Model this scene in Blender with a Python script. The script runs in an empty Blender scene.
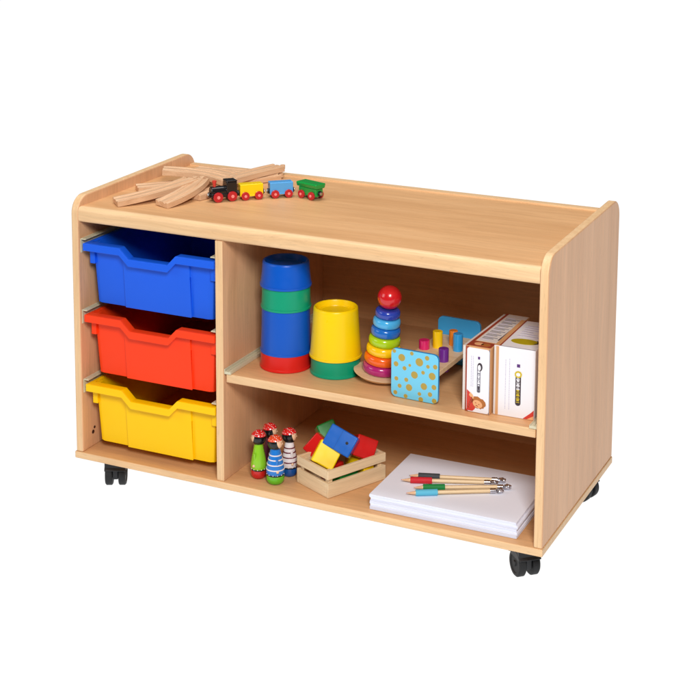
import bpy, bmesh, math, random
from mathutils import Vector, Matrix
random.seed(7)
scene = bpy.context.scene
C = scene.collection
PI = math.pi
R = math.radians

# ------------------------------------------------------------------ materials
def s2l(c):
    return tuple(((v/255)/12.92 if v/255 <= .04045 else ((v/255+.055)/1.055)**2.4) for v in c)

def base_mat(name):
    m = bpy.data.materials.new(name); m.use_nodes = True
    nt = m.node_tree; b = nt.nodes['Principled BSDF']
    return m, nt, b

def plastic(name, rgb, rough=.35, vary=.05, bump=.0, spec=.35, coat=0., lin=False, sss=0.):
    m, nt, b = base_mat(name)
    col = rgb if lin else s2l(rgb)
    tc = nt.nodes.new('ShaderNodeTexCoord')
    n = nt.nodes.new('ShaderNodeTexNoise'); n.inputs['Scale'].default_value = 18; n.inputs['Detail'].default_value = 5
    nt.links.new(tc.outputs['Object'], n.inputs['Vector'])
    mx = nt.nodes.new('ShaderNodeMix'); mx.data_type = 'RGBA'
    mx.inputs[6].default_value = tuple(max(0, c*(1-vary)) for c in col)+(1,)
    mx.inputs[7].default_value = tuple(min(1, c*(1+vary)) for c in col)+(1,)
    nt.links.new(n.outputs['Fac'], mx.inputs[0]); nt.links.new(mx.outputs[2], b.inputs['Base Color'])
    rr = nt.nodes.new('ShaderNodeMapRange'); rr.inputs[3].default_value = max(0, rough-.07); rr.inputs[4].default_value = rough+.09
    n2 = nt.nodes.new('ShaderNodeTexNoise'); n2.inputs['Scale'].default_value = 55; n2.inputs['Detail'].default_value = 6
    nt.links.new(tc.outputs['Object'], n2.inputs['Vector'])
    nt.links.new(n2.outputs['Fac'], rr.inputs[0]); nt.links.new(rr.outputs[0], b.inputs['Roughness'])
    b.inputs['Specular IOR Level'].default_value = spec
    b.inputs['Coat Weight'].default_value = coat; b.inputs['Coat Roughness'].default_value = .12
    if bump:
        n3 = nt.nodes.new('ShaderNodeTexNoise'); n3.inputs['Scale'].default_value = 900
        nt.links.new(tc.outputs['Object'], n3.inputs['Vector'])
        bp = nt.nodes.new('ShaderNodeBump'); bp.inputs['Strength'].default_value = bump; bp.inputs['Distance'].default_value = .0004
        nt.links.new(n3.outputs['Fac'], bp.inputs['Height']); nt.links.new(bp.outputs[0], b.inputs['Normal'])
    return m

def wood(name, axis, light, dark, across=22, along=1.4, rough=.42, contrast=1., coat=.0, fine=260, off=0., knots=0.):
    """grain runs along axis (0,1,2) in object space; colours are linear"""
    m, nt, b = base_mat(name)
    N, L = nt.nodes, nt.links
    tc = N.new('ShaderNodeTexCoord'); oi = N.new('ShaderNodeObjectInfo')
    add = N.new('ShaderNodeVectorMath'); add.operation = 'ADD'
    sc_ = N.new('ShaderNodeVectorMath'); sc_.operation = 'SCALE'; sc_.inputs['Scale'].default_value = 7.
    cb = N.new('ShaderNodeCombineXYZ')
    for k in range(3): L.new(oi.outputs['Random'], cb.inputs[k])
    L.new(cb.outputs[0], sc_.inputs[0]); L.new(tc.outputs['Object'], add.inputs[0]); L.new(sc_.outputs[0], add.inputs[1])
    # slow warp so the figure wanders
    w = N.new('ShaderNodeTexNoise'); w.inputs['Scale'].default_value = 2.2; w.inputs['Detail'].default_value = 2
    L.new(add.outputs[0], w.inputs['Vector'])
    ws = N.new('ShaderNodeVectorMath'); ws.operation = 'SCALE'; ws.inputs['Scale'].default_value = .05
    L.new(w.outputs['Color'], ws.inputs[0])
    ad2 = N.new('ShaderNodeVectorMath'); ad2.operation = 'ADD'
    L.new(add.outputs[0], ad2.inputs[0]); L.new(ws.outputs[0], ad2.inputs[1])
    def noise(sa, sl, det, rgh):
        mp = N.new('ShaderNodeMapping'); s = [sa]*3; s[axis] = sl
        mp.inputs['Scale'].default_value = s; mp.inputs['Location'].default_value = (off, off*.7, off*1.3)
        L.new(ad2.outputs[0], mp.inputs['Vector'])
        n = N.new('ShaderNodeTexNoise'); n.inputs['Scale'].default_value = 1; n.inputs['Detail'].default_value = det
        n.inputs['Roughness'].default_value = rgh; L.new(mp.outputs[0], n.inputs['Vector']); return n
    n1 = noise(across, along, 4, .55); n2 = noise(fine, 6., 3, .6); n3 = noise(fine*2.2, 55., 2, .5)
    cr = N.new('ShaderNodeValToRGB')
    cr.color_ramp.elements[0].position = .5-.22/contrast; cr.color_ramp.elements[0].color = (*dark, 1)
    cr.color_ramp.elements[1].position = .5+.2/contrast; cr.color_ramp.elements[1].color = (*light, 1)
    L.new(n1.outputs['Fac'], cr.inputs[0])
    mr = N.new('ShaderNodeMapRange'); mr.inputs[1].default_value = .3; mr.inputs[2].default_value = .72
    mr.inputs[3].default_value = .90; mr.inputs[4].default_value = 1.07; L.new(n2.outputs['Fac'], mr.inputs[0])
    mr3 = N.new('ShaderNodeMapRange'); mr3.inputs[1].default_value = .62; mr3.inputs[2].default_value = .75
    mr3.inputs[3].default_value = 1.; mr3.inputs[4].default_value = .84; L.new(n3.outputs['Fac'], mr3.inputs[0])
    mu = N.new('ShaderNodeMath'); mu.operation = 'MULTIPLY'; L.new(mr.outputs[0], mu.inputs[0]); L.new(mr3.outputs[0], mu.inputs[1])
    vm = N.new('ShaderNodeVectorMath'); vm.operation = 'SCALE'
    L.new(cr.outputs[0], vm.inputs[0]); L.new(mu.outputs[0], vm.inputs['Scale'])
    L.new(vm.outputs[0], b.inputs['Base Color'])
    mr2 = N.new('ShaderNodeMapRange'); mr2.inputs[3].default_value = rough-.06; mr2.inputs[4].default_value = rough+.1
    L.new(n2.outputs['Fac'], mr2.inputs[0]); L.new(mr2.outputs[0], b.inputs['Roughness'])
    bp = N.new('ShaderNodeBump'); bp.inputs['Strength'].default_value = .12; bp.inputs['Distance'].default_value = .0006
    L.new(n2.outputs['Fac'], bp.inputs['Height']); L.new(bp.outputs[0], b.inputs['Normal'])
    b.inputs['Coat Weight'].default_value = coat; b.inputs['Coat Roughness'].default_value = .2
    b.inputs['Specular IOR Level'].default_value = .35
    return m

BL, BD = (.755, .43, .205), (.63, .33, .142)
EL, ED = (.82, .55, .305), (.74, .455, .23)
M = {}
M['wx'] = wood('beech_laminate_x', 0, BL, BD, off=3.1)
M['wy'] = wood('beech_laminate_y', 1, BL, BD, off=1.7)
M['wz'] = wood('beech_laminate_z', 2, (.79, .455, .25), (.64, .345, .175), off=5.2, across=17)
M['ex'] = wood('beech_edge_x', 0, EL, ED, off=.3, across=60, along=2)
M['ez'] = wood('beech_edge_z', 2, EL, ED, off=8.3, across=60, along=2)
M['track'] = wood('track_beech', 0, (.78, .50, .30), (.62, .36, .20), across=95, along=7, off=2., fine=500)
M['crate'] = wood('crate_pine', 0, (.86, .66, .42), (.74, .53, .31), across=90, along=6, off=2.6, fine=600)
M['cratey'] = wood('crate_pine_y', 1, (.86, .66, .42), (.74, .53, .31), across=90, along=6, off=4.6, fine=600)
M['toywood'] = wood('toy_wood', 0, (.80, .58, .36), (.66, .43, .23), across=110, along=8, off=6., fine=700)
M['pencil'] = wood('pencil_wood', 0, (.82, .62, .36), (.74, .52, .28), across=300, along=12, off=1., fine=1500)
M['tipwood'] = plastic('sharpened_wood', (226, 180, 140), .6)
M['runner'] = plastic('runner_plastic', (206, 198, 168), .3, .03, spec=.5)
M['blue_t'] = plastic('blue_tray_plastic', (20, 92, 224), .38, .03, bump=.25, spec=.25)
M['red_t'] = plastic('red_tray_plastic', (246, 62, 18), .38, .03, bump=.25, spec=.22)
M['yel_t'] = plastic('yellow_tray_plastic', (247, 196, 0), .40, .02, bump=.25, spec=.2)
M['castor'] = plastic('castor_plastic', (38, 39, 42), .45, .1, bump=.2)
M['castorw'] = plastic('castor_tread', (28, 29, 31), .6, .1)
M['steel'] = plastic('steel', (190, 190, 195), .25, .03); M['steel'].node_tree.nodes['Principled BSDF'].inputs['Metallic'].default_value = 1
M['hole'] = plastic('screw_dark', (60, 30, 18), .6)
M['cblue'] = plastic('cup_blue', (2, 84, 190), .3, .04)
M['cgreen'] = plastic('cup_green', (0, 152, 112), .3, .04)
M['cred'] = plastic('cup_red', (216, 30, 24), .3, .04)
M['cyel'] = plastic('cup_yellow', (246, 206, 4), .3, .04)
def gloss(n, rgb): 
    return plastic(n, rgb, .22, .03, coat=.7)
for n, c in dict(g_red=(200, 22, 30), g_navy=(36, 62, 165), g_sky=(70, 170, 224), g_blue=(24, 104, 190), g_lime=(170, 205, 20),
                 g_yel=(250, 196, 12), g_org=(240, 98, 20), g_mag=(176, 34, 110), g_pink=(214, 28, 104), g_pur=(108, 40, 140),
                 g_peg=(40, 150, 214), g_pegy=(244, 200, 10), g_pego=(232, 130, 40), b_red=(206, 26, 24), b_blue=(8, 92, 184), b_yel=(252, 212, 6), b_green=(20, 130, 50),
                 t_black=(24, 22, 24), t_yel=(250, 208, 6), t_blue=(84, 164, 226), t_green=(18, 150, 62), t_wheel=(186, 30, 40), t_hub=(236, 140, 136),
                 s_lime=(140, 200, 36), s_red=(196, 26, 28), s_blue=(34, 120, 205), s_navy=(22, 78, 150), s_white=(236, 226, 226), s_black=(18, 18, 20),
                 s_skin=(238, 196, 160), s_grn=(96, 180, 34), s_purple=(90, 30, 60), s_orange=(226, 66, 34), s_stripe=(110, 30, 46)).items():
    M[n] = gloss(n, c)
for n in [k for k in M if k.startswith('s_') or k.startswith('t_')]:
    M[n].node_tree.nodes['Principled BSDF'].inputs['Coat Weight'].default_value = .35
for n in ('b_red', 'b_blue', 'b_yel', 'b_green'):
    M[n].node_tree.nodes['Principled BSDF'].inputs['Coat Weight'].default_value = .15
M['paper'] = plastic('paper_white', (240, 242, 254), .8, .015)
M['card_white'] = plastic('card_white', (236, 234, 238), .45, .02)
M['card_tan'] = plastic('card_tan', (214, 160, 110), .5, .05)
M['card_brown'] = plastic('card_red_brown', (158, 66, 44), .5, .12)
M['card_cream'] = plastic('card_cream', (222, 214, 208), .5, .03)
M['ink'] = plastic('ink_dark', (62, 52, 58), .5)
M['ink_grey'] = plastic('ink_grey', (120, 118, 130), .5)
M['ink_lilac'] = plastic('ink_lilac', (196, 190, 210), .5)
M['ink_purple'] = plastic('ink_purple', (92, 50, 120), .5)
M['ink_yel'] = plastic('ink_yellow', (206, 180, 40), .5)
M['ink_olive'] = plastic('ink_olive', (178, 160, 20), .5, .1)
M['ink_red'] = plastic('ink_red', (206, 62, 50), .5, .1)
M['ink_skin'] = plastic('ink_skin', (232, 170, 120), .5, .08)
M['ink_hair'] = plastic('ink_hair', (176, 106, 50), .5, .1)
M['grip_char'] = plastic('grip_charcoal', (62, 66, 70), .6)
M['grip_red'] = plastic('grip_red', (206, 34, 46), .6)
M['grip_green'] = plastic('grip_green', (20, 130, 60), .6)
M['grip_sky'] = plastic('grip_sky', (92, 184, 214), .6)
M['foil'] = plastic('silver_foil', (205, 205, 212), .18, .1); M['foil'].node_tree.nodes['Principled BSDF'].inputs['Metallic'].default_value = 1

def dots_mat():
    """sky blue lacquer with printed ochre dots (printed pattern, lives in the surface)"""
    m, nt, b = base_mat('dotted_print'); N, L = nt.nodes, nt.links
    tc = N.new('ShaderNodeTexCoord')
    dots = [(-.027, .033, .0085), (.010, .030, .0095), (.0, .002, .0085), (.037, .006, .0085), (.026, .041, .0055), (.020, -.018, .008),
            (-.011, -.026, .008), (-.039, .018, .006), (-.021, .012, .005), (.041, -.016, .006), (.043, .026, .0055), (-.038, -.012, .005),
            (-.017, -.011, .005), (-.031, -.026, .005), (.011, -.035, .0045), (.033, -.032, .0055), (.018, .010, .0045), (.028, .024, .0045),
            (-.010, .020, .0035), (-.040, -.041, .005), (.042, -.044, .006), (-.018, -.045, .005), (.014, -.046, .006), (-.006, .045, .0045), (-.043, .044, .0045)]
    sp = N.new('ShaderNodeSeparateXYZ'); L.new(tc.outputs['Object'], sp.inputs[0])
    cb = N.new('ShaderNodeCombineXYZ'); L.new(sp.outputs[0], cb.inputs[0]); L.new(sp.outputs[2], cb.inputs[1])
    prev = None
    for (x, z, r) in dots:
        d = N.new('ShaderNodeVectorMath'); d.operation = 'DISTANCE'; L.new(cb.outputs[0], d.inputs[0]); d.inputs[1].default_value = (x, z*.96, 0); r *= .84
        k = N.new('ShaderNodeMapRange'); k.inputs[1].default_value = r+.0004; k.inputs[2].default_value = r-.0004
        k.inputs[3].default_value = 0; k.inputs[4].default_value = 1; L.new(d.outputs['Value'], k.inputs[0])
        if prev is None: prev = k.outputs[0]
        else:
            mm = N.new('ShaderNodeMath'); mm.operation = 'MAXIMUM'; L.new(prev, mm.inputs[0]); L.new(k.outputs[0], mm.inputs[1]); prev = mm.outputs[0]
    mx = N.new('ShaderNodeMix'); mx.data_type = 'RGBA'
    mx.inputs[6].default_value = (*s2l((112, 200, 232)), 1); mx.inputs[7].default_value = (*s2l((176, 150, 62)), 1)
    L.new(prev, mx.inputs[0]); L.new(mx.outputs[2], b.inputs['Base Color'])
    b.inputs['Roughness'].default_value = .3
    return m
M['dots'] = dots_mat()
M['bench_blue'] = plastic('bench_blue', (62, 160, 218), .3, .05)

def bandana_mat(name, rgb):
    m, nt, b = base_mat(name); N, L = nt.nodes, nt.links
    tc = N.new('ShaderNodeTexCoord'); v = N.new('ShaderNodeTexVoronoi'); v.inputs['Scale'].default_value = 290; v.inputs['Randomness'].default_value = .5
    L.new(tc.outputs['Object'], v.inputs['Vector'])
    k = N.new('ShaderNodeMapRange'); k.inputs[1].default_value = .30; k.inputs[2].default_value = .24; L.new(v.outputs['Distance'], k.inputs[0])
    mx = N.new('ShaderNodeMix'); mx.data_type = 'RGBA'; mx.inputs[6].default_value = (*s2l(rgb), 1); mx.inputs[7].default_value = (.85, .8, .75, 1)
    L.new(k.outputs[0], mx.inputs[0]); L.new(mx.outputs[2], b.inputs['Base Color']); b.inputs['Roughness'].default_value = .25
    b.inputs['Coat Weight'].default_value = .5
    return m
M['ban_red'] = bandana_mat('bandana_red', (214, 24, 26)); M['ban_org'] = bandana_mat('bandana_orange', (230, 70, 30))

# ------------------------------------------------------------------ mesh helpers
def link(name, bm, mat, parent=None, loc=(0, 0, 0), rot=(0, 0, 0), smooth=True, bevel=0., seg=2, ang=35, solid=0., solid_off=-1, sub=0):
    me = bpy.data.meshes.new(name)
    bmesh.ops.recalc_face_normals(bm, faces=bm.faces[:])
    bm.to_mesh(me); bm.free()
    mats = mat if isinstance(mat, (list, tuple)) else [mat]
    for m in mats: me.materials.append(m)
    o = bpy.data.objects.new(name, me); C.objects.link(o)
    o.location = loc; o.rotation_euler = rot
    if parent is not None: o.parent = parent
    if solid:
        md = o.modifiers.new('thick', 'SOLIDIFY'); md.thickness = solid; md.offset = solid_off
    if bevel:
        md = o.modifiers.new('round', 'BEVEL'); md.width = bevel; md.segments = seg; md.limit_method = 'ANGLE'; md.angle_limit = R(ang)
        md.harden_normals = False
    if sub:
        md = o.modifiers.new('sub', 'SUBSURF'); md.levels = sub; md.render_levels = sub
    if smooth:
        for p in me.polygons: p.use_smooth = True
        md = o.modifiers.new('wn', 'WEIGHTED_NORMAL'); md.keep_sharp = True
        try: me.set_sharp_from_angle(angle=R(40))
        except Exception: pass
    return o

def thing(name, label, cat, loc=(0, 0, 0), rz=0., group=None, rot=None):
    o = bpy.data.objects.new(name, None); C.objects.link(o); o.empty_display_size = .02
    o.location = loc; o.rotation_euler = rot if rot else (0, 0, rz)
    o['label'] = label; o['category'] = cat
    if group: o['group'] = group
    return o
def tag(o, label, cat, group=None):
    o['label'] = label; o['category'] = cat
    if group: o['group'] = group
    return o

def box(bm, x0, x1, y0, y1, z0, z1, mi=0, mat=None):
    vs = [bm.verts.new(p) for p in ((x0, y0, z0), (x1, y0, z0), (x1, y1, z0), (x0, y1, z0), (x0, y0, z1), (x1, y0, z1), (x1, y1, z1), (x0, y1, z1))]
    if mat is not None:
        for v in vs: v.co = mat @ v.co
    fs = [(0, 3, 2, 1), (4, 5, 6, 7), (0, 1, 5, 4), (1, 2, 6, 5), (2, 3, 7, 6), (3, 0, 4, 7)]
    out = []
    for f in fs:
        g = bm.faces.new([vs[i] for i in f]); g.material_index = mi; out.append(g)
    return out

def prism(bm, pts, axis, a, b, mi=0, flat_mi=None):
    """pts: 2D outline; extruded along axis from a to b"""
    def P(p, t):
        if axis == 0: return (t, p[0], p[1])
        if axis == 1: return (p[0], t, p[1])
        return (p[0], p[1], t)
    A = [bm.verts.new(P(p, a)) for p in pts]; B = [bm.verts.new(P(p, b)) for p in pts]
    f1 = bm.faces.new(A); f2 = bm.faces.new(list(reversed(B)))
    f1.material_index = f2.material_index = mi
    n = len(pts)
    for i in range(n):
        f = bm.faces.new((A[i], B[i], B[(i+1) % n], A[(i+1) % n])); f.material_index = mi if flat_mi is None else flat_mi
    return A, B

def arc(cx, cy, r, a0, a1, n=8):
    return [(cx+r*math.cos(R(a0+(a1-a0)*i/n)), cy+r*math.sin(R(a0+(a1-a0)*i/n))) for i in range(n+1)]

def lathe(bm, prof, n=48, mi=0, mat=None, close_top=True, close_bot=True):
    """prof: (r,z) list; r==0 makes a pole"""
    rings = []
    for r, z in prof:
        if r < 1e-6:
            v = bm.verts.new((0, 0, z)); rings.append([v])
        else:
            rings.append([bm.verts.new((r*math.cos(2*PI*i/n), r*math.sin(2*PI*i/n), z)) for i in range(n)])
    for a, b in zip(rings, rings[1:]):
        for i in range(n):
            j = (i+1) % n
            if len(a) == 1 and len(b) == 1: continue
            if len(a) == 1: f = bm.faces.new((a[0], b[i], b[j]))
            elif len(b) == 1: f = bm.faces.new((a[i], a[j], b[0]))
            else: f = bm.faces.new((a[i], a[j], b[j], b[i]))
            f.material_index = mi
    if close_bot and len(rings[0]) > 1: bm.faces.new(list(reversed(rings[0]))).material_index = mi
    if close_top and len(rings[-1]) > 1: bm.faces.new(rings[-1]).material_index = mi
    if mat is not None:
        for rg in rings:
            for v in rg: v.co = mat @ v.co
    return rings

def cyl(bm, p, q, r, n=20, mi=0, r2=None, rnd=0.):
    p, q = Vector(p), Vector(q); d = q-p; L_ = d.length
    mt = Matrix.Translation(p) @ d.to_track_quat('Z', 'Y').to_matrix().to_4x4()
    r2 = r if r2 is None else r2
    if rnd:
        k = rnd
        prof = [(r-k, 0), (r-k*.3, k*.3), (r, k), (r2, L_-k), (r2-k*.3, L_-k*.3), (r2-k, L_)]
    else: prof = [(r, 0), (r2, L_)]
    lathe(bm, prof, n, mi, mt)

# ------------------------------------------------------------------ dimensions (metres)
W, D, ZT, TH, T, XD, TB, ZS = 1.0232, .4665, .543, .0312, .0170, .3388, .015, .2395
unit = thing('storage_unit', 'low beech wheeled shelf unit with raised sides holding trays and toys', 'storage unit', (0, 0, 0))

def side_profile():
    zf, zb = .5640, .5708
    r1, r2 = .036, .038
    pts = [(0, TB), (D, TB)]
    pts += arc(D-r2, zb-r2, r2, 0, 90, 9)
    a = arc(r1, zf-r1, r1, 90, 180, 9)
    return pts+a
for x0 in (0, W-T):
    bm = bmesh.new(); prism(bm, side_profile(), 0, x0, x0+T, 0, 1)
    link('side_panel', bm, [M['wz'], M['ez']], unit, bevel=.0028, seg=3, ang=50)
# base
bm = bmesh.new(); box(bm, -.0030, W+.0012, -.0016, D+.001, 0, TB)
for f in bm.faces:
    f.normal_update()
    if abs(f.normal.z) < .5: f.material_index = 1
link('base_panel', bm, [M['wx'], M['ex']], unit, bevel=.002, seg=2)
# top with bullnosed lippings
def bull(y0, y1, z0, z1, r, s):   # s=-1 rounded towards -y
    if s < 0: return [(y1, z0), (y1, z1)]+arc(y0+r, z1-r, r, 90, 180, 6)+arc(y0+r*.7, z0+r*.7, r*.7, 180, 270, 5)
    return [(y0, z1), (y0, z0)]+arc(y1-r*.7, z0+r*.7, r*.7, -90, 0, 5)+arc(y1-r, z1-r, r, 0, 90, 6)
bm = bmesh.new(); box(bm, T, W-T, .014, D-.025, ZT-TH, ZT)
top = link('top_panel', bm, [M['wx']], unit, smooth=False)
bm = bmesh.new(); prism(bm, bull(.001, .014, ZT-TH, ZT+.0002, .010, -1), 0, T, W-T, 0)
link('front_lipping', bm, M['ex'], top)
bm = bmesh.new(); prism(bm, bull(D-.025, D-.0005, ZT-TH, ZT+.0035, .008, 1), 0, T, W-T, 0)
link('rear_lipping', bm, M['ex'], top)
# back
bm = bmesh.new(); box(bm, T, W-T, .449, .460, TB, ZT-TH)
link('back_panel', bm, M['wx'], unit, smooth=False)
# divider
bm = bmesh.new(); box(bm, XD, XD+T, .0025, .449, TB, ZT-TH)
for f in bm.faces:
    f.normal_update()
    if f.normal.y < -.5: f.material_index = 1
link('divider_panel', bm, [M['wz'], M['ez']], unit, bevel=.0012, ang=50)
# shelf
bm = bmesh.new(); box(bm, XD+T+.003, W-T-.003, .008, .447, ZS-.0178, ZS)
for f in bm.faces:
    f.normal_update()
    if abs(f.normal.y) > .5: f.material_index = 1
link('shelf', bm, [M['wx'], M['ex']], unit, bevel=.002, seg=3, ang=50)

# tray runners: C channels
def runner(xw, s, ztop, y0=.006, y1=.43, fl=.013, h=.030):
    bm = bmesh.new()
    a, b = sorted((xw, xw+s*.0018)); box(bm, a, b, y0, y1, ztop-h, ztop)
    c, d = sorted((xw+s*.0018, xw+s*fl)); box(bm, c, d, y0, y1, ztop-.0022, ztop)
    # two raised ribs on the flange
    for k in (.35, .8):
        xr = xw+s*fl*k; box(bm, xr-.0009, xr+.0009, y0, y1, ztop+.0001, ztop+.0011)
    return link('tray_runner', bm, M['runner'], unit, smooth=False, bevel=.0004, seg=1)
TZ = [.4685, .3165, .1665]
for z in TZ:
    runner(T, 1, z+.0075); runner(XD, -1, z+.0075)
for xw, s in ((XD+T, 1), (W-T, -1)):
    bm = bmesh.new()
    a, b = sorted((xw+s*.0002, xw+s*.002)); box(bm, a, b, .005, .44, ZS+.0004, ZS+.0105)
    c, d = sorted((xw+s*.002, xw+s*.015)); box(bm, c, d, .005, .44, ZS+.0004, ZS+.0058)
    for k in (.45, .95):
        xr = xw+s*.0145*k; box(bm, xr-.0008, xr+.0008, .005, .44, ZS+.0059, ZS+.0072)
    link('tray_runner', bm, M['runner'], unit, smooth=False, bevel=.0004, seg=1)
# screw holes low on the left panel
for (y, z, q) in ((.037, .047, .0042), (.0425, .0555, .0030)):
    bm = bmesh.new(); cyl(bm, (T-.0005, y, z), (T+.0012, y, z), q, 14, rnd=.0006)
    link('screw_cap', bm, M['hole'], unit)

# castors
def castor(x, y, rz):
    c = bpy.data.objects.new('castor', None); C.objects.link(c); c.parent = unit; c.location = (x, y, 0); c.rotation_euler = (0, 0, rz); c.scale = (.94, 1, 1)
    r = .0255; zc = -.0470
    for s in (-1, 1):
        bm = bmesh.new()
        mt = Matrix.Translation((s*.0085, .008, zc)) @ Matrix.Rotation(s*PI/2, 4, 'Y')
        lathe(bm, [(0, -.0015), (r-.002, -.0015), (r, .0005), (r, .012), (r-.0025, .0145), (r-.007, .0145), (r-.008, .013), (.006, .013), (.005, .0155), (0, .0155)], 36, 0, mt)
        link('wheel', bm, M['castorw'], c)
    # hood wrapping the wheels
    bm = bmesh.new()
    R0 = r+.0035
    prof = []
    outer = arc(.008, zc, R0, 28, 152, 16)
    inner = list(reversed(arc(.008, zc, r+.0012, 28, 152, 16)))
    prism(bm, outer+inner, 0, -.0240, .0240)
    box(bm, -.0060, .0060, -.012, .024, zc-.007, zc+.024)
    box(bm, -.0236, .0236, -.0135, .0265, zc+.0125, -.0030)
    link('hood', bm, M['castor'], c, bevel=.0015, seg=2, ang=40)
    bm = bmesh.new(); lathe(bm, [(.013, zc+.026), (.014, -.006), (.010, -.004), (.010, -.0026)], 24)
    lathe(bm, [(.022, -.0028), (.022, -.0004)], 24)
    link('swivel_stem', bm, M['castor'], c)
    return c
castor(.0605, .055, R(27)); castor(.9765, .055, R(43)); castor(.984, .424, R(75)); castor(.078, .415, R(-20))

# ------------------------------------------------------------------ trays
def make_tray(z, mat, label, dy=0.):
    t = thing('tray', label, 'tray', (0.1825, dy, z-.135), 0, 'plastic trays in the left column')
    xc = .1825
    # local x = world x - xc ; rim top local z = .135
    zr = .135
    yb = .020      # body front wall
    H0 = .004      # bottom
    scoop = [(-.155, 0), (-.0675, 0), (-.0455, -.0205), (.047, -.0205), (.0665, 0), (.1545, 0)]
    def rimz(x):
        for (a, za), (b, zb) in zip(scoop, scoop[1:]):
            if a <= x <= b: return zr+za+(zb-za)*(x-a)/(b-a)
        return zr
    # front contour left to right, then round the back (top size)
    X0, X1 = -.149, .1465
    front = [(X0, yb+.014), (X0+.004, yb+.004), (X0+.014, yb), (-.0745, yb), (-.072, yb-.001), (-.069, yb-.0055), (-.0675, yb-.006), (-.0455, yb-.006),
             (.0, yb-.006), (.047, yb-.006), (.0665, yb-.006), (.086, yb-.006), (.0885, yb-.0055), (.0915, yb-.001), (.095, yb), (X1-.014, yb), (X1-.004, yb+.004), (X1, yb+.014)]
    back = [(X1, .405), (X1-.004, .415), (X1-.014, .419), (X0+.014, .419), (X0+.004, .415), (X0, .405)]
    bm = bmesh.new()
    topv, midv, botv = [], [], []
    for (x, y) in front+back:
        fz = rimz(x) if y < .1 else zr
        def tp(k, x=x, y=y):       # taper
            sx = 1-(.030 if x < 0 else .070)*k; yy = y+(.010*k if y < .1 else -.012*k)
            if -.0695 < x < .090 and y < .0148+1e-6: xx = x      # centre panel keeps upright sides
            else: xx = x*sx
            return xx, yy
        a = tp(0); topv.append(bm.verts.new((a[0], a[1], fz-.002)))
        a = tp(.35); midv.append(bm.verts.new((a[0], a[1], zr-.045)))
        a = tp(1); botv.append(bm.verts.new((a[0], a[1], H0)))
    n = len(topv)
    for i in range(n):
        j = (i+1) % n
        bm.faces.new((botv[i], botv[j], midv[j], midv[i])); bm.faces.new((midv[i], midv[j], topv[j], topv[i]))
    bm.faces.new(list(reversed(botv)))
    link('body', bm, mat, t, solid=.0022, solid_off=-1, bevel=.0010, seg=2, ang=30)
    # rim: lip band following the scoop plus flange
    bm = bmesh.new()
    xs = scoop
    def strip(y0, y1, za, zb, shift=0.):
        A = []
        for (x, dz) in xs:
            A.append([bm.verts.new((x, y, zr+dz+zz)) for (y, zz) in ((y0, za), (y1, za), (y1, zb), (y0, zb))])
        for a, b in zip(A, A[1:]):
            for i in range(4):
                j = (i+1) % 4; bm.faces.new((a[i], a[j], b[j], b[i]))
        bm.faces.new(A[0]); bm.faces.new(list(reversed(A[-1])))
    strip(-.0005, .0022, -.0155, 0)
    strip(.0022, .0215, -.0028, -.0002)
    # side and back flanges
    box(bm, -.155, X0+.001, .0216, .425, zr-.0028, zr-.0004); box(bm, X1-.001, .1545, .0216, .425, zr-.0028, zr-.0004)
    box(bm, -.1549, -.1527, .0023, .021, zr-.0155, zr-.0029); box(bm, .1522, .1544, .0023, .021, zr-.0155, zr-.0029)
    box(bm, X0+.0011, X1-.0011, .4175, .425, zr-.0028, zr-.0004)
    link('rim', bm, mat, t, bevel=.0009, seg=2, ang=25)
    # small stop lugs under the rim corners
    for s, x in ((-1, X0), (1, X1)):
        bm = bmesh.new()
        a, b = sorted((x-s*.010, x+s*.0015)); box(bm, a, b, yb-.002, yb+.022, zr-.046, zr-.003)
        link('corner_lug', bm, mat, t, bevel=.0008)
    return t
make_tray(TZ[0], M['blue_t'], 'blue plastic tray with scooped front, topmost of the three trays')
make_tray(TZ[1], M['red_t'], 'red plastic tray with scooped front, between the blue and yellow trays')
make_tray(TZ[2], M['yel_t'], 'yellow plastic tray with scooped front, lowest of the three trays')

# ------------------------------------------------------------------ stacking cups (upside down)
def cup(x, y, z, h, rb, rt, mat, label, group):
    t = thing('stacking_cup', label, 'stacking cup', (x, y, z), random.random()*3, group)
    bm = bmesh.new()
    w = .0018
    prof = [(rb-.001, 0), (rb+.0012, .0006), (rb+.0012, .0045), (rb, .0055), (rb+(rt-rb)*.5, h*.5), (rt+.0008, h-.006), (rt+.0002, h-.0022), (rt-.0012, h-.0005), (rt-.0026, h), (rt-.0042, h-.0006),
            (rt-.0052, h-.003), (rt-.0068, h-.0105), (rt*.5, h-.0112), (0, h-.0112)]
    lathe(bm, prof, 72, 0, close_bot=False)
    prof2 = [(rb-.001, 0), (rb-w, .001), (rt-w-.001, h-.014), (0, h-.014)]
    lathe(bm, prof2, 72, 0, close_bot=False, close_top=False)
    bmesh.ops.remove_doubles(bm, verts=bm.verts[:], dist=1e-5)
    link('shell', bm, mat, t)
    bm = bmesh.new()
    pts = [(rt-.0095, h-.0108), (rt-.0092, h-.0098), (rt-.0112, h-.0096), (rt-.0118, h-.0110)]
    lathe(bm, pts, 60, 0, close_bot=False, close_top=False); link('base_ring', bm, mat, t)
    return t
x, y = .4421, .1050
g1 = 'cups stacked upside down in the tall tower'
cup(x, y, ZS+.0005, .040, .0512, .0500, M['cred'], 'red cup, bottom of the tall tower of cups', g1)
cup(x+.0004, y, ZS+.0330, .0990, .0508, .0476, M['cblue'], 'large blue cup resting on the red cup in the tall tower', g1)
cup(x+.0008, y+.0003, ZS+.1240, .0520, .0497, .0478, M['cgreen'], 'green cup near the top of the tall tower, under the smaller blue cup', g1)
cup(x+.0004, y, ZS+.1690, .0520, .0508, .0462, M['cblue'], 'blue cup on the very top of the tall tower of cups', g1)
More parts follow.
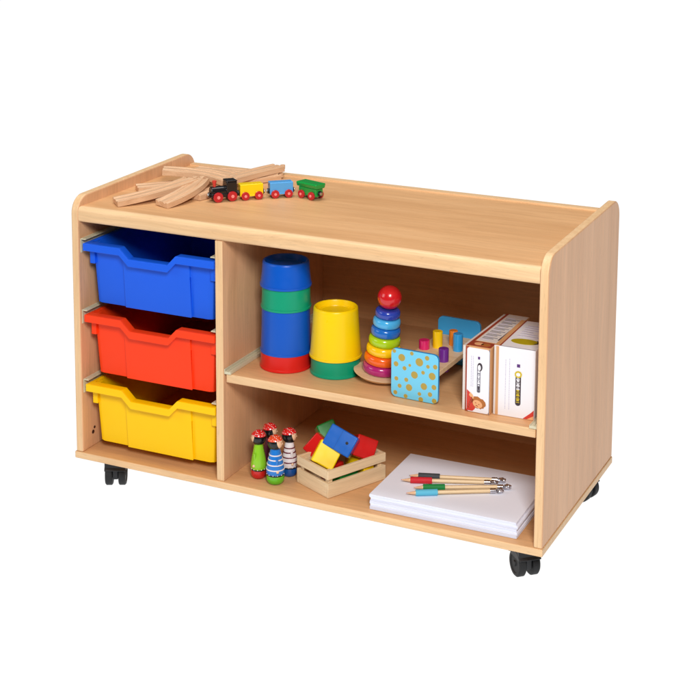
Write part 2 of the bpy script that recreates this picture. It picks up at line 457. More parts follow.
x, y = .5480, .1172
g2 = 'two cups stacked upside down in the short tower'
cup(x, y, ZS+.0005, .045, .0500, .0490, M['cgreen'], 'green cup under the tall yellow cup, standing on the shelf', g2)
cup(x, y, ZS+.0345, .1015, .0514, .0440, M['cyel'], 'tall yellow cup turned upside down on the green cup', g2)

# ------------------------------------------------------------------ ring stacker
rs = thing('ring_stacker', 'leaning toy of seven rainbow rings under a glossy red ball', 'ring stacker', (.6455, .117, ZS+.0005), 0, rot=(R(1.5), R(6.5), R(8)))
bm = bmesh.new()
lathe(bm, [(0, 0), (.020, .0010), (.036, .0042), (.046, .0090), (.0535, .0148), (.0540, .0156), (.0528, .0162), (.030, .0162), (0, .0162)], 56)
link('rocker_base', bm, M['toywood'], rs)
bm = bmesh.new(); cyl(bm, (0, 0, .018), (0, 0, .140), .0055, 20); link('post', bm, M['toywood'], rs)
z = .0165
for r, h, m, lb in [(.0375, .0190, 'g_mag', 'magenta ring, lowest and widest'), (.0362, .0190, 'g_org', 'orange ring'), (.0340, .0185, 'g_yel', 'yellow ring'),
                    (.0315, .0185, 'g_lime', 'lime green ring'), (.0292, .0188, 'g_blue', 'mid blue ring'), (.0274, .0182, 'g_sky', 'sky blue ring'), (.0248, .0182, 'g_navy', 'dark blue ring, uppermost')]:
    bm = bmesh.new()
    prof = [(.007, 0)]+[(r-h*.42+h*.42*math.cos(R(a))**.7, h*.5+h*.5*math.copysign(abs(math.sin(R(a)))**.85, a)) for a in range(-90, 91, 12)]+[(.007, h), (.007, 0)]
    lathe(bm, prof, 56, close_bot=False, close_top=False)
    bmesh.ops.remove_doubles(bm, verts=bm.verts[:], dist=1e-6)
    o = link('ring', bm, M[m], rs, loc=(0, 0, z)); o['label'] = lb; z += h+.0002
bm = bmesh.new(); bmesh.ops.create_uvsphere(bm, u_segments=48, v_segments=28, radius=.0238)
link('ball', bm, M['g_red'], rs, loc=(0, 0, z+.0225))

# ------------------------------------------------------------------ pounding bench
pb = thing('peg_bench', 'toy peg bench with square blue ends, the front one dotted ochre', 'peg bench', (.7515, .0455, ZS+.0005), R(-3))
def rrect(w, h, r, cx=0, cz=0, n=6):
    return arc(cx+w/2-r, cz+h/2-r, r, 0, 90, n)+arc(cx-w/2+r, cz+h/2-r, r, 90, 180, n)+arc(cx-w/2+r, cz-h/2+r, r, 180, 270, n)+arc(cx+w/2-r, cz-h/2+r, r, 270, 360, n)
bm = bmesh.new(); prism(bm, rrect(.099, .0965, .011), 1, -.0065, .0, 0)
for f in bm.faces:
    f.normal_update()
    f.material_index = 0 if abs(f.normal.y) > .5 else 1
o = link('end_panel', bm, [M['dots'], M['g_peg']], pb, loc=(0, 0, .0486), bevel=.001, ang=50); o['label'] = 'sky blue end panel printed with ochre dots'
bm = bmesh.new(); prism(bm, rrect(.0930, .0965, .011), 1, 0, .007, 0)
o = link('end_panel', bm, M['bench_blue'], pb, loc=(-.006, .2105, .0486), bevel=.001, ang=50); o['label'] = 'plain blue end panel at the back'
bm = bmesh.new(); prism(bm, [(-.045, .0002), (.045, .0002), (.040, .2103), (-.050, .2103)], 2, .050, .0605)
link('board', bm, M['toywood'], pb, bevel=.001, ang=50)
for (px_, py_, h, r, m, lb) in [(-.036, .112, .018, .0108, 'g_pink', 'pink peg'), (-.0165, .132, .0335, .0100, 'g_pegy', 'yellow peg'), (.005, .160, .0300, .0088, 'g_pego', 'orange peg'),
                             (.0270, .133, .0350, .0097, 'g_peg', 'light blue peg'), (.0275, .065, .0260, .0100, 'g_pur', 'purple peg')]:
    bm = bmesh.new(); cyl(bm, (px_, py_, .040), (px_, py_, .0605+h), r, 28, rnd=.0016)
    o = link('peg', bm, M[m], pb); o['label'] = lb

# ------------------------------------------------------------------ boxed games
def patch(name, pts, y, mat, parent, th=.0004, label=None):   # printed patch on the front (x,z outline)
    bm = bmesh.new(); prism(bm, pts, 1, y-th, y-.00002); o = link(name, bm, mat, parent, smooth=False)
    if label: o['label'] = label
    return o
def tpatch(name, pts, z, mat, parent, th=.0004):
    bm = bmesh.new(); prism(bm, pts, 2, z+.00002, z+th); return link(name, bm, mat, parent, smooth=False)
def rect(x0, x1, z0, z1): return [(x0, z0), (x1, z0), (x1, z1), (x0, z1)]
def ell(cx, cz, a, b, n=28, rot=0.):
    out = []
    for i in range(n):
        t = 2*PI*i/n; u, v = a*math.cos(t), b*math.sin(t)
        out.append((cx+u*math.cos(rot)-v*math.sin(rot), cz+u*math.sin(rot)+v*math.cos(rot)))
    return out
# right box
g = thing('game_box', 'white boxed game with tan stripe and yellow oval on its lid', 'game box', (.9085, .0410, ZS+.0003), R(.8), 'boxed games on the shelf')
w, d, h = .0800, .160, .1335
bm = bmesh.new(); box(bm, 0, w, 0, d, 0, h)
link('carton', bm, M['card_white'], g, bevel=.0012, seg=2)
patch('stripe', rect(.0012, .0045, .001, h-.001), 0, M['card_cream'], g)
patch('stripe', rect(.0046, .0098, .001, h-.001), 0, M['card_tan'], g)
patch('corner_print', [(w-.022, .001), (w-.001, .001), (w-.001, .020), (w-.008, .013)], 0, M['ink_red'], g)
patch('corner_print', [(w-.014, .0012), (w-.0012, .0012), (w-.0012, .009)], -.0004, M['ink_skin'], g)
lg = patch('logo', rrect(.0105, .064, .005, w*.60, .056), 0, M['ink'], g, th=.0003)
patch('emblem', ell(w*.60, .084, .0072, .0068, 9, .2), -.0004, M['ink_yel'], lg)
patch('emblem', ell(w*.60, .084, .0040, .0036, 12), -.0008, M['card_white'], lg)
for k in range(16):
    q_ = .0012+.0007*(k*5 % 3); z_ = .0300+k*.0031
    patch('mark', rect(w*.60-.0034+.0007*(k % 2), w*.60+.0030-.0008*(k*3 % 2), z_, z_+q_), -.0004, M['card_white' if k > 7 else 'ink_yel'], lg, th=.0002)
patch('small_mark', rect(w*.60-.003, w*.60+.003, .0975, .1035), 0, M['ink_purple'], g)
for xx in (.0235, .031):
    z_ = .014
    while z_ < .110:
        q_ = random.uniform(.0015, .0055); patch('print_line', rect(xx-.0006, xx+.0005, z_, z_+q_), 0, M['ink_lilac'], g, th=.00015); z_ += q_+.0009
tpatch('stripe', [(.0012, .001), (.0098, .001), (.0098, d-.001), (.0012, d-.001)], h, M['card_tan'], g)
tpatch('stripe', [(.0099, .001), (.0125, .001), (.0125, d-.001), (.0099, d-.001)], h, M['card_brown'], g)
tpatch('edge_line', [(.013, .0008), (w-.001, .0008), (w-.001, .0022), (.013, .0022)], h, M['ink_grey'], g)
tpatch('oval_print', ell(w*.58, .040, .0265, .0155, 32), h, M['ink_olive'], g)
tpatch('oval_print', [(w*.58+.019, .030), (w*.58+.034, .041), (w*.58+.019, .053), (w*.58+.024, .041)], h+.0004, M['ink'], g)
for k in range(6): tpatch('print_line', [(.022+.002*(k % 2), .068+.012*k), (w-.014-.01*(k % 3), .068+.012*k), (w-.014-.01*(k % 3), .0715+.012*k), (.022+.002*(k % 2), .0715+.012*k)], h, M['ink_lilac'], g)
# left box
g = thing('game_box', 'boxed game with red brown edges and a child pictured on its front', 'game box', (.8555, .0335, ZS+.0003), R(-1.8), 'boxed games on the shelf')
w, d, h = .0495, .210, .1275
bm = bmesh.new(); box(bm, 0, w, 0, d, 0, h); link('carton', bm, M['card_tan'], g, bevel=.0012, seg=2)
bm = bmesh.new(); box(bm, -.0068, -.0004, .004, d, 0, h-.002)
o = link('leaflet', bm, M['card_cream'], g, bevel=.0008)
patch('border_print', rect(.0008, .0075, .001, h-.001), 0, M['card_brown'], g)
patch('border_print', rect(w-.0022, w-.0004, .001, h-.001), 0, M['ink_grey'], g)
Y1 = -.0008
fp = patch('front_print', rrect(w-.0050, h-.004, .005, w/2+.0012, h/2-.0005), 0, M['card_white'], g, th=.0007)
for xx in (.0125, .0160):
    z_ = .050
    while z_ < .108:
        q_ = random.uniform(.0012, .0045); patch('print_line', rect(xx-.0005, xx+.0006, z_, z_+q_), -.0007, M['ink_lilac'], fp, th=.00015); z_ += q_+.0009
lg = patch('logo', rrect(.0068, .052, .003, .0275, .066), -.0007, M['ink_grey'], fp, th=.0002)
patch('logo', ell(.0295, .090, .0052, .008, 18), -.0007, M['ink'], fp)
patch('logo', ell(.0285, .0885, .0030, .0055, 18), -.0011, M['card_white'], fp, th=.0002)
for k in range(13):
    q_ = .0015+.0008*(k*5 % 3); patch('mark', rect(.0255+.0006*(k % 2), .0298-.0007*(k*3 % 2), .0425+k*.0036, .0425+k*.0036+q_), Y1, M['ink' if k < 3 else 'card_white'], lg, th=.0002)
patch('small_mark', rect(.0255, .0295, .1045, .1095), -.0007, M['ink_purple'], fp)
Y1 = -.0008
patch('picture', [(.0045, .003), (.016, .003), (.021, .008), (.022, .015), (.019, .023), (.015, .029), (.011, .038), (.0045, .043)], Y1, M['ink_red'], fp)
rn = random.Random(5)
hp = []
for k in range(26):
    t_ = 2*PI*k/26; q = 1+rn.uniform(-.10, .12); hp.append((.0275+.0145*q*math.cos(t_)*math.cos(-.35)-.0105*q*math.sin(t_)*math.sin(-.35), .0205+.0145*q*math.cos(t_)*math.sin(-.35)+.0105*q*math.sin(t_)*math.cos(-.35)))
pc = patch('picture', hp, Y1, M['ink_hair'], fp)
patch('picture', ell(.0262, .0180, .0098, .0072, 24, -.35), Y1-.0004, M['ink_skin'], pc, th=.0002)
for (a, b_, q1, q2) in ((.0225, .0200, .0016, .0007), (.0290, .0178, .0016, .0007), (.0250, .0145, .0026, .0008)): patch('picture', ell(a, b_, q1, q2, 12, -.35), Y1-.0006, M['card_brown'], pc, th=.0002)
patch('picture', [(.009, .033), (.0155, .0265), (.019, .028), (.0165, .034), (.011, .039)], Y1-.0004, M['ink_skin'], fp, th=.0002)
for k in range(5): patch('picture', ell(.008+.0016*k, .010+.0045*k, .0012, .0026, 10, .4), Y1-.0004, M['card_brown'], fp, th=.0002)
tpatch('lid_print', [(.0008, .001), (.0062, .001), (.0062, d-.001), (.0008, d-.001)], h, M['card_brown'], g)
tpatch('lid_print', [(.0063, .004), (w-.0015, .004), (w-.0015, .030), (.0063, .030)], h, M['card_brown'], g)
tpatch('lid_print', [(.0075, .035), (w-.002, .035), (w-.002, d-.004), (.006, d-.004)], h, M['card_cream'], g)
tpatch('picture', ell(.020, .017, .009, .0075, 20), h+.0004, M['ink_skin'], g)
tpatch('picture', ell(.034, .016, .009, .008, 20), h+.0004, M['ink_hair'], g)
for k in range(22): tpatch('print_line', [(.012, .045+.0065*k), (.028+.006*(k*7 % 3), .045+.0065*k), (.028+.006*(k*7 % 3), .0475+.0065*k), (.012, .0475+.0065*k)], h+.0004, M['ink_grey' if k % 3 else 'ink_lilac'], g)
tpatch('print_line', [(w-.006, .05), (w-.0035, .05), (w-.0035, d-.05), (w-.006, d-.05)], h+.0004, M['ink'], g)
# thin carton flap between the boxes
# ------------------------------------------------------------------ skittles
def skittle(x, y, rz, H, body, base, ban, label, stripes=None, face=1, kk=1.):
    t = thing('skittle', label, 'skittle', (x, y, TB+.0005), rz, 'painted wooden skittles in the corner')
    r = .0150*kk
    bm = bmesh.new()
    lathe(bm, [(r*.55, 0), (r*.85, .0015), (r*1.02, .006), (r*1.06, .011), (r*1.0, .0172)], 36); link('painted_base', bm, M[base], t)
    bm = bmesh.new(); lathe(bm, [(r*1.0, .0172), (r*1.015, .0185), (r*.98, .0200), (r*.93, .0210)], 36); link('belt', bm, M['s_black'], t)
    bm = bmesh.new()
    lathe(bm, [(r*.97, .0195), (r*1.08, .0232), (r*1.06, .030), (r*.94, .042), (r*.78, .054), (r*.66, .063), (r*.60, .068), (r*.50, .072)], 36)
    b = link('body', bm, M[body], t)
    if stripes:
        for zc in (.031, .041, .051, .060):
            rr = {.031: 1.05, .041: .95, .051: .82, .060: .70}[zc]*r
            bm = bmesh.new(); lathe(bm, [(rr-.001, zc-.0014), (rr+.0009, zc-.0009), (rr+.0007, zc+.0009), (rr-.001, zc+.0014)], 36, close_bot=False, close_top=False)
            link('stripe', bm, M[stripes], b)
    hz = H-.0145
    bm = bmesh.new(); bmesh.ops.create_uvsphere(bm, u_segments=32, v_segments=20, radius=.0148)
    hd = link('head', bm, M['s_skin'], t, loc=(0, 0, hz))
    bm = bmesh.new(); bmesh.ops.create_uvsphere(bm, u_segments=6, v_segments=5, radius=.0016); link('nose', bm, M['s_skin'], hd, loc=(.0142, 0, -.001))
    for s in (-1, 1):
        bm = bmesh.new(); bmesh.ops.create_uvsphere(bm, u_segments=10, v_segments=6, radius=.0013); link('eye', bm, M['s_black'], hd, loc=(.0129, s*.0045, .0022))
    # black hair: shell over the side away from the face
    bm = bmesh.new(); bmesh.ops.create_uvsphere(bm, u_segments=32, v_segments=20, radius=.0155)
    bmesh.ops.bisect_plane(bm, geom=bm.verts[:]+bm.edges[:]+bm.faces[:], plane_co=(.0080, 0, 0), plane_no=(1, 0, .25), clear_outer=True)
    link('hair', bm, M['s_black'], hd, solid=.0004)
    bm = bmesh.new(); bmesh.ops.create_uvsphere(bm, u_segments=32, v_segments=20, radius=.0162)
    bmesh.ops.bisect_plane(bm, geom=bm.verts[:]+bm.edges[:]+bm.faces[:], plane_co=(0, 0, .0062), plane_no=(.1, 0, -1), clear_outer=True)
    bn = link('bandana', bm, M[ban], hd, solid=.0006)
    bm = bmesh.new(); bmesh.ops.create_uvsphere(bm, u_segments=16, v_segments=10, radius=.0034); link('knot', bm, M[ban], bn, loc=(-.0105, .008, .0075))
    # painted teeth line under the shirt hem and an arm down each side
    for k in range(12):
        a_ = 2*PI*k/12; bm = bmesh.new(); bmesh.ops.create_uvsphere(bm, u_segments=8, v_segments=5, radius=.0011)
        link('hem_dot', bm, M['s_white'], b, loc=(r*1.02*math.cos(a_), r*1.02*math.sin(a_), .0205))
    for s_ in (-1, 1):
        bm = bmesh.new(); mt = Matrix.Translation((r*.80*math.cos(R(58)), s_*r*.80*math.sin(R(58)), .042)) @ Matrix.Rotation(s_*R(-10), 4, 'X')
        lathe(bm, [(0, -.0135), (.0022, -.0125), (.0030, -.006), (.0032, .006), (.0024, .0125), (0, .0140)], 14, 0, mt); ar = link('arm', bm, M[body], t)
        bm = bmesh.new(); bmesh.ops.create_uvsphere(bm, u_segments=12, v_segments=8, radius=.0030); link('hand', bm, M['s_skin'], ar, loc=(r*.98*math.cos(R(58)), s_*(r*.98*math.sin(R(58))+.0012), .0285))
    return t
skittle(.4080, .0515, R(200), .0985, 's_lime', 's_red', 'ban_red', 'skittle in a lime green shirt over a red base, next to the divider')
skittle(.4505, .0435, R(12), .0985, 's_blue', 's_grn', 'ban_org', 'skittle in a blue shirt with pale hoops over a green base', 's_white', kk=1.15)
skittle(.4590, .0880, R(20), .0985, 's_white', 's_navy', 'ban_red', 'skittle in a white shirt with dark hoops over a navy base', 's_stripe')
skittle(.4120, .0930, R(20), .0985, 's_purple', 's_black', 'ban_red', 'dark plum skittle mostly hidden behind the other three')

# ------------------------------------------------------------------ crate and blocks
cr_ang = R(64.5)
cr = thing('crate', 'small slatted wooden crate holding building blocks', 'crate', (.5788, .0210, TB+.0005), cr_ang)
cr.rotation_euler = (0, 0, cr_ang)
# local: x along F->R (0..CL), y to the left (0..CW)
CL, CW, CH, st = .1485, .101, .0560, .0058
for z0, z1 in ((0, .0295), (.0375, CH)):
    for y0 in (0, CW-st):
        bm = bmesh.new(); box(bm, 0, CL, y0, y0+st, z0, z1); link('slat', bm, M['crate'], cr, bevel=.0008)
    for x0 in (0, CL-st):
        bm = bmesh.new(); box(bm, x0, x0+st, st+.0002, CW-st-.0002, z0, z1-.0004); link('slat', bm, M['cratey'], cr, bevel=.0008)
for x0 in (st+.0002, CL-st-.0102):
    for y0 in (st+.0002, CW-st-.0102):
        bm = bmesh.new(); box(bm, x0, x0+.010, y0, y0+.010, .004, CH-.003); link('corner_post', bm, M['crate'], cr, bevel=.0006)
bm = bmesh.new(); box(bm, st+.0002, CL-st-.0002, st+.0002, CW-st-.0002, .0005, .0035); link('floor_board', bm, M['crate'], cr)
crM = Matrix.Translation((.5788, .0210, TB+.0005)) @ Matrix.Rotation(cr_ang, 4, 'Z')
def block(size, loc, rot, mat, label, local=True):
    t = thing('toy_block', label, 'block', tuple(crM @ Vector(loc)) if local else loc, 0, 'coloured blocks in the crate', rot=(rot[0], rot[1], rot[2]+cr_ang) if local else rot)
    a, b, c = size
    bm = bmesh.new(); box(bm, -a/2, a/2, -b/2, b/2, -c/2, c/2)
    link('block_body', bm, M[mat], t, bevel=.0026, seg=3)
    return t
def facing(ang, yaw=0., pitch=0.):
    """rotation whose -y side looks to the front of the unit, spun by ang in its own plane"""
    q = Matrix.Rotation(R(25+yaw), 4, 'Z') @ Matrix.Rotation(R(-20+pitch), 4, 'X') @ Matrix.Rotation(R(-ang), 4, 'Y')
    return tuple(q.to_euler())
block((.047, .042, .046), (.5455, .0800, .0765), facing(-30, 6, -4), 'b_yel', 'yellow cube leaning at the front of the crate', local=False)
bb = block((.060, .042, .044), (.5700, .0985, .1035), facing(-27, -6, -6), 'b_blue', 'blue oblong block lying on top of the pile in the crate', local=False)
bm = bmesh.new(); cyl(bm, (.0145, -.0214, .002), (.0145, -.0200, .002), .0030, 18); link('peg_hole', bm, M['s_black'], bb)
bm = bmesh.new(); box(bm, -.0042, -.0036, -.0213, -.0200, -.0200, .0200); link('seam', bm, M['s_navy'], bb)
block((.044, .042, .044), (.5135, .1160, .0730), facing(-38, -14, 0), 'b_red', 'red cube at the left side of the crate behind the yellow one', local=False)
block((.044, .042, .044), (.5950, .1500, .0740), facing(-24, 14, -4), 'b_red', 'red cube right of the blue block, nearest the paper', local=False)
block((.038, .038, .038), (.5150, .1480, .0940), facing(20, 10, -10), 'b_green', 'green cube poking up behind the blue block', local=False)
block((.050, .030, .030), (.060, .024, .0190), (0, 0, R(4)), 'b_green', 'green block low in the crate seen through the gap')
block((.030, .030, .030), (.110, .023, .0190), (0, 0, R(8)), 'b_yel', 'yellow cube low in the crate behind the long side gap')
block((.034, .034, .034), (.060, .062, .0230), (0, 0, R(10)), 'b_red', 'red cube at the bottom of the crate under the pile')
block((.030, .030, .022), (.118, .060, .0300), (R(8), 0, R(20)), 'b_yel', 'yellow block near the back corner of the crate')

# ------------------------------------------------------------------ paper and pencils
bm = bmesh.new()
z = TB+.0005
rnd = random.Random(3)
groups = [(0, 0), (.0012, -.0008), (-.0006, .0012), (.0016, .0004), (-.0022, .0022)]
for gi, (gx, gy) in enumerate(groups):
    for k in range(17):
        dx, dy = gx+rnd.gauss(0, .0004), gy+rnd.gauss(0, .0004); th = .00029
        a = .012+rnd.uniform(-.0012, .0012)+gi*.0012
        mt = Matrix.Translation((.8180+dx, .1230+dy, 0)) @ Matrix.Rotation(a, 4, 'Z')
        box(bm, -.1480, .1480, -.1060, .1060, z, z+th, 0, mt); z += th+.00006
ZP = z
paper = link('paper_stack', bm, M['paper'], smooth=False); tag(paper, 'thick stack of blank white paper under the pencils', 'paper')
def pencil(a, b, grip, label, lead, zoff=0., roll=0.):
    a, b = Vector(a), Vector(b); d = (b-a).normalized(); L_ = .1885
    rz = math.atan2(d.y, d.x)
    t = thing('pencil', label, 'pencil', (a.x, a.y, ZP+.0064+zoff), rz, 'pencils lying on the paper')
    rr = .0038
    bm = bmesh.new(); cyl(bm, (.017, 0, 0), (L_-.024, 0, 0), rr, 6); link('shaft', bm, M['pencil'], t, smooth=False)
    bm = bmesh.new(); cyl(bm, (.002, 0, 0), (.017, 0, 0), .0008, 14, r2=rr*.98); link('sharpened_tip', bm, M['tipwood'], t)
    bm = bmesh.new(); cyl(bm, (0, 0, 0), (.003, 0, 0), .0002, 10, r2=.0010); link('lead', bm, M[lead], t)
    bm = bmesh.new(); cyl(bm, (.0185, 0, 0), (.061, 0, 0), .0062, 24, rnd=.0008); link('grip', bm, M[grip], t)
    bm = bmesh.new(); cyl(bm, (L_-.026, 0, 0), (L_-.014, 0, 0), rr+.0006, 20, rnd=.0006)
    for k in range(3): cyl(bm, (L_-.024+k*.0035, 0, 0), (L_-.0228+k*.0035, 0, 0), rr+.0012, 20)
    fr = link('ferrule', bm, M['foil'], t)
    # crumpled foil cap
    bm = bmesh.new(); rn = random.Random(len(label)*7+len(grip))
    bmesh.ops.create_icosphere(bm, subdivisions=3, radius=.0052)
    for v in bm.verts:
        k = 1+rn.uniform(-.22, .16); v.co = Vector((v.co.x*1.55*k+L_-.0065, v.co.y*k, max(-.0058, v.co.z*k)))
    link('foil_cap', bm, M['foil'], fr, smooth=False)
    return t
pencil((.7101, .1158, 0), (.8881, .1763, 0), 'grip_char', 'pencil with charcoal grip, farthest back on the paper', 'ink')
pencil((.7040, .0900, 0), (.8780, .1600, 0), 'grip_red', 'pencil with red grip lying second from the back', 'g_red')
pencil((.7400, .0680, 0), (.9080, .1530, 0), 'grip_green', 'pencil with green grip touching the sky blue one', 'g_red')
pencil((.7370, .0385, 0), (.9040, .1330, 0), 'grip_sky', 'pencil with sky blue grip, nearest the paper\'s front edge', 'g_red')

# ------------------------------------------------------------------ wooden train
def wheelset(t, xs, r, w, tk=.0042):
    for x in xs:
        for s in (-1, 1):
            bm = bmesh.new(); y0 = s*(w/2+.0004)
            cyl(bm, (x, y0, r), (x, y0+s*tk, r), r, 28, rnd=.0009)
            wl = link('wheel', bm, M['t_wheel'], t)
            bm = bmesh.new(); cyl(bm, (x, y0+s*tk, r), (x, y0+s*(tk+.0016), r), r*.34, 18, rnd=.0006); link('hub', bm, M['t_hub'], wl)
def coupling(t, x, z, s, mag=True):
    bm = bmesh.new(); cyl(bm, (x, 0, z), (x+s*.0035, 0, z), .0058, 22, rnd=.0008); c = link('coupling', bm, M['t_black'], t)
    bm = bmesh.new(); cyl(bm, (x+s*.0035, 0, z), (x+s*.0056, 0, z), .0036, 18, rnd=.0008); link('magnet', bm, M['steel'], c)
gr = 'wooden train on top of the unit'
def center(n1, n2, w):
    a, b = Vector(n1), Vector(n2); d = (b-a).normalized(); m_ = (a+b)/2
    return m_ - Vector((d.y, -d.x))*(w/2+.003), math.atan2(d.y, d.x)
c, th = center((.2560, .1620), (.2750, .1840), .024)
t = thing('train_engine', 'black toy engine with red wheels and red chimney at the front of the train', 'toy train', (c.x, c.y, ZT+.0004), th, gr)
bm = bmesh.new(); box(bm, -.029, .029, -.012, .012, .0085, .0175); link('chassis', bm, M['t_black'], t, bevel=.0015, seg=3)
bm = bmesh.new(); mt = Matrix.Translation((-.028, 0, .0205)) @ Matrix.Rotation(PI/2, 4, 'Y')
lathe(bm, [(.0095, 0), (.0108, .0012), (.0108, .034)], 32, 0, mt); link('boiler', bm, M['t_black'], t)
bm = bmesh.new(); box(bm, .004, .027, -.0125, .0125, .0175, .0405); cab = link('cab', bm, M['t_black'], t, bevel=.0015, seg=3)
bm = bmesh.new(); box(bm, .0035, .0275, -.0130, .0130, .0406, .0435); link('roof', bm, M['t_black'], cab, bevel=.0014, seg=3)
bm = bmesh.new(); lathe(bm, [(.0034, .030), (.0034, .0375), (.0046, .0400), (.0046, .0435), (.0030, .0440)], 20, 0, Matrix.Translation((-.019, 0, 0))); link('chimney', bm, M['ink_red'], t)
wheelset(t, (-.0155, .0155), .0105, .024); coupling(t, .029, .014, 1); coupling(t, -.029, .014, -1)
def wagon(n1, n2, mat, label, kind):
    c, th = center(n1, n2, .022)
    t = thing('train_wagon', label, 'toy train', (c.x, c.y, ZT+.0004), th, gr)
    L2 = .0250
    bm = bmesh.new(); box(bm, -L2, L2, -.011, .011, .0070, .0330 if kind != 'hopper' else .024); b = link('body', bm, M[mat], t, bevel=.0016, seg=3)
    if kind == 'hopper':
        bm = bmesh.new(); prism(bm, [(-.012, .0242), (.012, .0242), (.0150, .0320), (.0135, .0345), (-.0135, .0345), (-.0150, .0320)], 0, -.029, .029)
        link('roof', bm, M[mat], b, bevel=.0012, seg=2)
    else:
        bm = bmesh.new(); box(bm, -L2+.001, L2-.001, -.0118, .0118, .0072, .0105); link('chassis', bm, M[mat], t, bevel=.0008)
    wheelset(t, (-.0145, .0145), .0088, .022); coupling(t, L2, .0135, 1); coupling(t, -L2, .0135, -1)
    return t
wagon((.2965, .2025), (.3180, .2230), 't_yel', 'yellow toy wagon coupled right behind the black engine', 'block')
wagon((.3430, .2450), (.3670, .2660), 't_blue', 'light blue toy wagon between the yellow and green wagons', 'block')
wagon((.3905, .2735), (.4190, .2645), 't_green', 'green toy wagon turned at the tail of the train', 'hopper')

# ------------------------------------------------------------------ wooden track pieces
def track(A, B, bend, label, w=.040, h=.012, peg=True, tilt=0.):
    A, B = Vector(A), Vector(B); mid = (A+B)/2; d = B-A; L_ = d.length
    # local frame: x along piece
    xa = d.normalized(); ya = Vector((0, 0, 1)).cross(xa).normalized(); za = xa.cross(ya)
    rot = Matrix((xa, ya, za)).transposed().to_4x4() @ Matrix.Rotation(tilt, 4, 'X')
    o_rot = rot.to_euler()
    sec = [(-w/2, 0), (w/2, 0), (w/2, h), (w/2-.0065, h), (w/2-.0075, h-.0024), (w/2-.0125, h-.0024), (w/2-.0135, h), (-w/2+.0135, h), (-w/2+.0125, h-.0024), (-w/2+.0075, h-.0024), (-w/2+.0065, h), (-w/2, h)]
    bm = bmesh.new(); n = 14; rings = []
    for i in range(n+1):
        u = i/n; x = (u-.5)*L_; s = bend*(1-(2*u-1)**2)
        ds = bend*(-4*(2*u-1))/L_; a = math.atan(ds)
        rings.append([bm.verts.new((x-math.sin(a)*p, s+math.cos(a)*p, q)) for p, q in sec])
    m_ = len(sec)
    for a, b in zip(rings, rings[1:]):
        for i in range(m_):
            j = (i+1) % m_; bm.faces.new((a[i], b[i], b[j], a[j]))
    bm.faces.new(list(reversed(rings[0]))); bm.faces.new(rings[-1])
    t = thing('train_track', label, 'track piece', tuple(mid), 0, 'loose wooden train track pieces')
    t.rotation_euler = o_rot
    link('rail_board', bm, M['track'], t, bevel=.0007, seg=2, ang=40)
    if peg:
        bm = bmesh.new(); a = math.atan(-4*bend/L_)
        p0 = Vector((L_/2, 0, h*.5)); q0 = p0+Vector((math.cos(a)*.009, math.sin(a)*.009, 0))
        cyl(bm, p0-Vector((.004, 0, 0)), q0, .0022, 10); lathe(bm, [(.0055, -.0045), (.0055, .0045)], 18, 0, Matrix.Translation(q0+Vector((.003, 0, 0))))
        link('connector_peg', bm, M['track'], t, bevel=.0005)
    return t
Z0 = ZT+.0006
TRK = [
 ((.050, .170, Z0), (.150, .315, Z0), -.010, 'track piece lying flat under the two longest pieces near the left side'),
 ((.190, .300, Z0), (.262, .405, Z0+.001), -.004, 'track piece pointing back right beneath the end of the pile behind the wagons'),
 ((.195, .160, Z0), (.222, .245, Z0), .003, 'short track piece lying just left of the black engine'),
 ((.100, .330, Z0+.013), (.215, .300, Z0+.013), .012, 'curved track piece half hidden under the piece on top of the pile'),
 ((.120, .385, Z0), (.215, .400, Z0), .004, 'track piece lying along the rear lipping behind the pile'),
 ((.076, .050, Z0), (.158, .215, Z0+.020), -.013, 'long track piece sloping up from the front left corner'),
 ((.170, .078, Z0), (.176, .222, Z0+.020), -.012, 'track piece with its sawn end nearest the front edge'),
 ((.215, .272, Z0+.013), (.255, .430, Z0+.014), .004, 'track piece on top at the back right, ending behind the yellow wagon'),
 ((.068, .245, Z0+.0255), (.236, .243, Z0+.018), .022, 'curved track piece lying across the top of the pile'),
]
for a in TRK: track(*a)

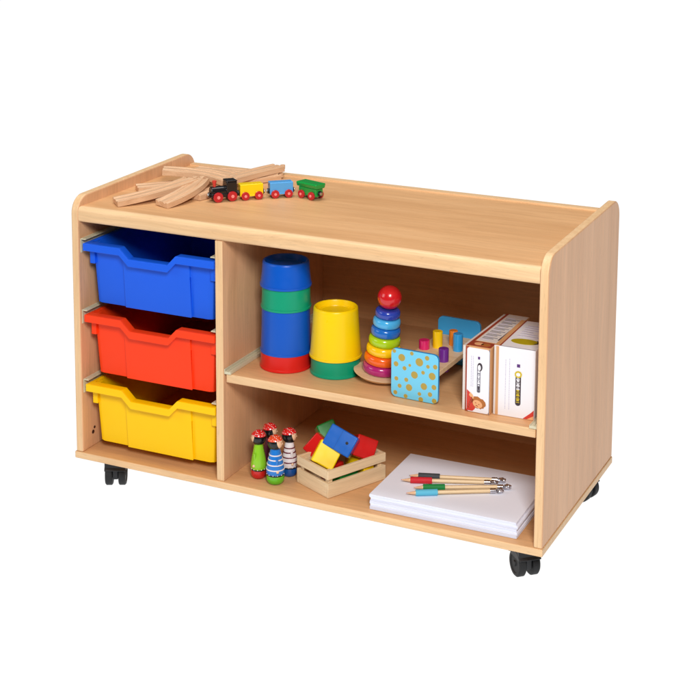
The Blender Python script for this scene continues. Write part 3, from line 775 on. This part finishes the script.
# ------------------------------------------------------------------ floor, light, camera
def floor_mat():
    m, nt, b = base_mat('added_glow_white_floor')
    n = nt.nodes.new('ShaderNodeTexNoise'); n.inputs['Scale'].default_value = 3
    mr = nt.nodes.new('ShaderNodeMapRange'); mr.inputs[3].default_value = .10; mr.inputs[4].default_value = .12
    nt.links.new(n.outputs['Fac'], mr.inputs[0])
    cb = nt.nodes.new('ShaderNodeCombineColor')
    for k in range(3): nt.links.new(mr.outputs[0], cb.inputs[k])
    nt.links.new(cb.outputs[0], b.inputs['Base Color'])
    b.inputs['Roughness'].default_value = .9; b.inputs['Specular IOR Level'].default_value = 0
    b.inputs['Emission Color'].default_value = (1, 1, 1, 1); b.inputs['Emission Strength'].default_value = 1.0  # glow added to the floor so it stays white, unshaded beneath the unit
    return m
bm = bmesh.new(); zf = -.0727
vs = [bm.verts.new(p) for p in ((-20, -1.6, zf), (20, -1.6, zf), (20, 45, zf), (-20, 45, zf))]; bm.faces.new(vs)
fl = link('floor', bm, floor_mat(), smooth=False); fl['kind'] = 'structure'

wd = bpy.data.worlds.new('World'); scene.world = wd; wd.use_nodes = True
wd.node_tree.nodes['Background'].inputs[0].default_value = (1, 1, 1, 1); wd.node_tree.nodes['Background'].inputs[1].default_value = .06

def area(name, loc, target, size, power, col=(1, 1, 1), sy=None):
    l = bpy.data.lights.new(name, 'AREA'); l.energy = power; l.color = col; l.size = size
    if sy: l.shape = 'RECTANGLE'; l.size_y = sy
    o = bpy.data.objects.new(name, l); C.objects.link(o); o.location = loc
    o.rotation_euler = (Vector(target)-Vector(loc)).to_track_quat('-Z', 'Y').to_euler(); return o
area('key_softbox', (1.95, -2.30, 2.15), (.5, .2, .3), .75, 92, (1, .995, .985))
area('top_softbox', (.3, .2, 2.8), (.5, .25, .4), 1.6, 42, (1, 1, 1))
area('fill_softbox', (-1.6, -2.2, 1.6), (.4, .1, .3), 1.4, 19, (.97, .985, 1))

cam = bpy.data.cameras.new('camera'); co = bpy.data.objects.new('camera', cam); C.objects.link(co); scene.camera = co
f = Vector((-.4201, .8946, -.1523)).normalized(); yaw, pit, rol = .4390, .1529, .0053
f = Vector((-math.sin(yaw)*math.cos(pit), math.cos(yaw)*math.cos(pit), -math.sin(pit)))
r = Vector((math.cos(yaw), math.sin(yaw), 0)); u = r.cross(f)
r2 = r*math.cos(rol)+u*math.sin(rol); u2 = -r*math.sin(rol)+u*math.cos(rol)
mt = Matrix((r2, u2, -f)).transposed().to_4x4(); mt.translation = Vector((1.8143, -2.5140, 1.3119))
co.matrix_world = mt
cam.sensor_width = 36; cam.lens = 1524.81/700*36; cam.shift_x = -(351.18-350)/700; cam.shift_y = -(350-63.66)/700
cam.clip_end = 200; cam.clip_start = .05
vs_ = scene.view_settings; vs_.view_transform = 'Standard'; vs_.look = 'None'; vs_.exposure = 0; vs_.gamma = 1
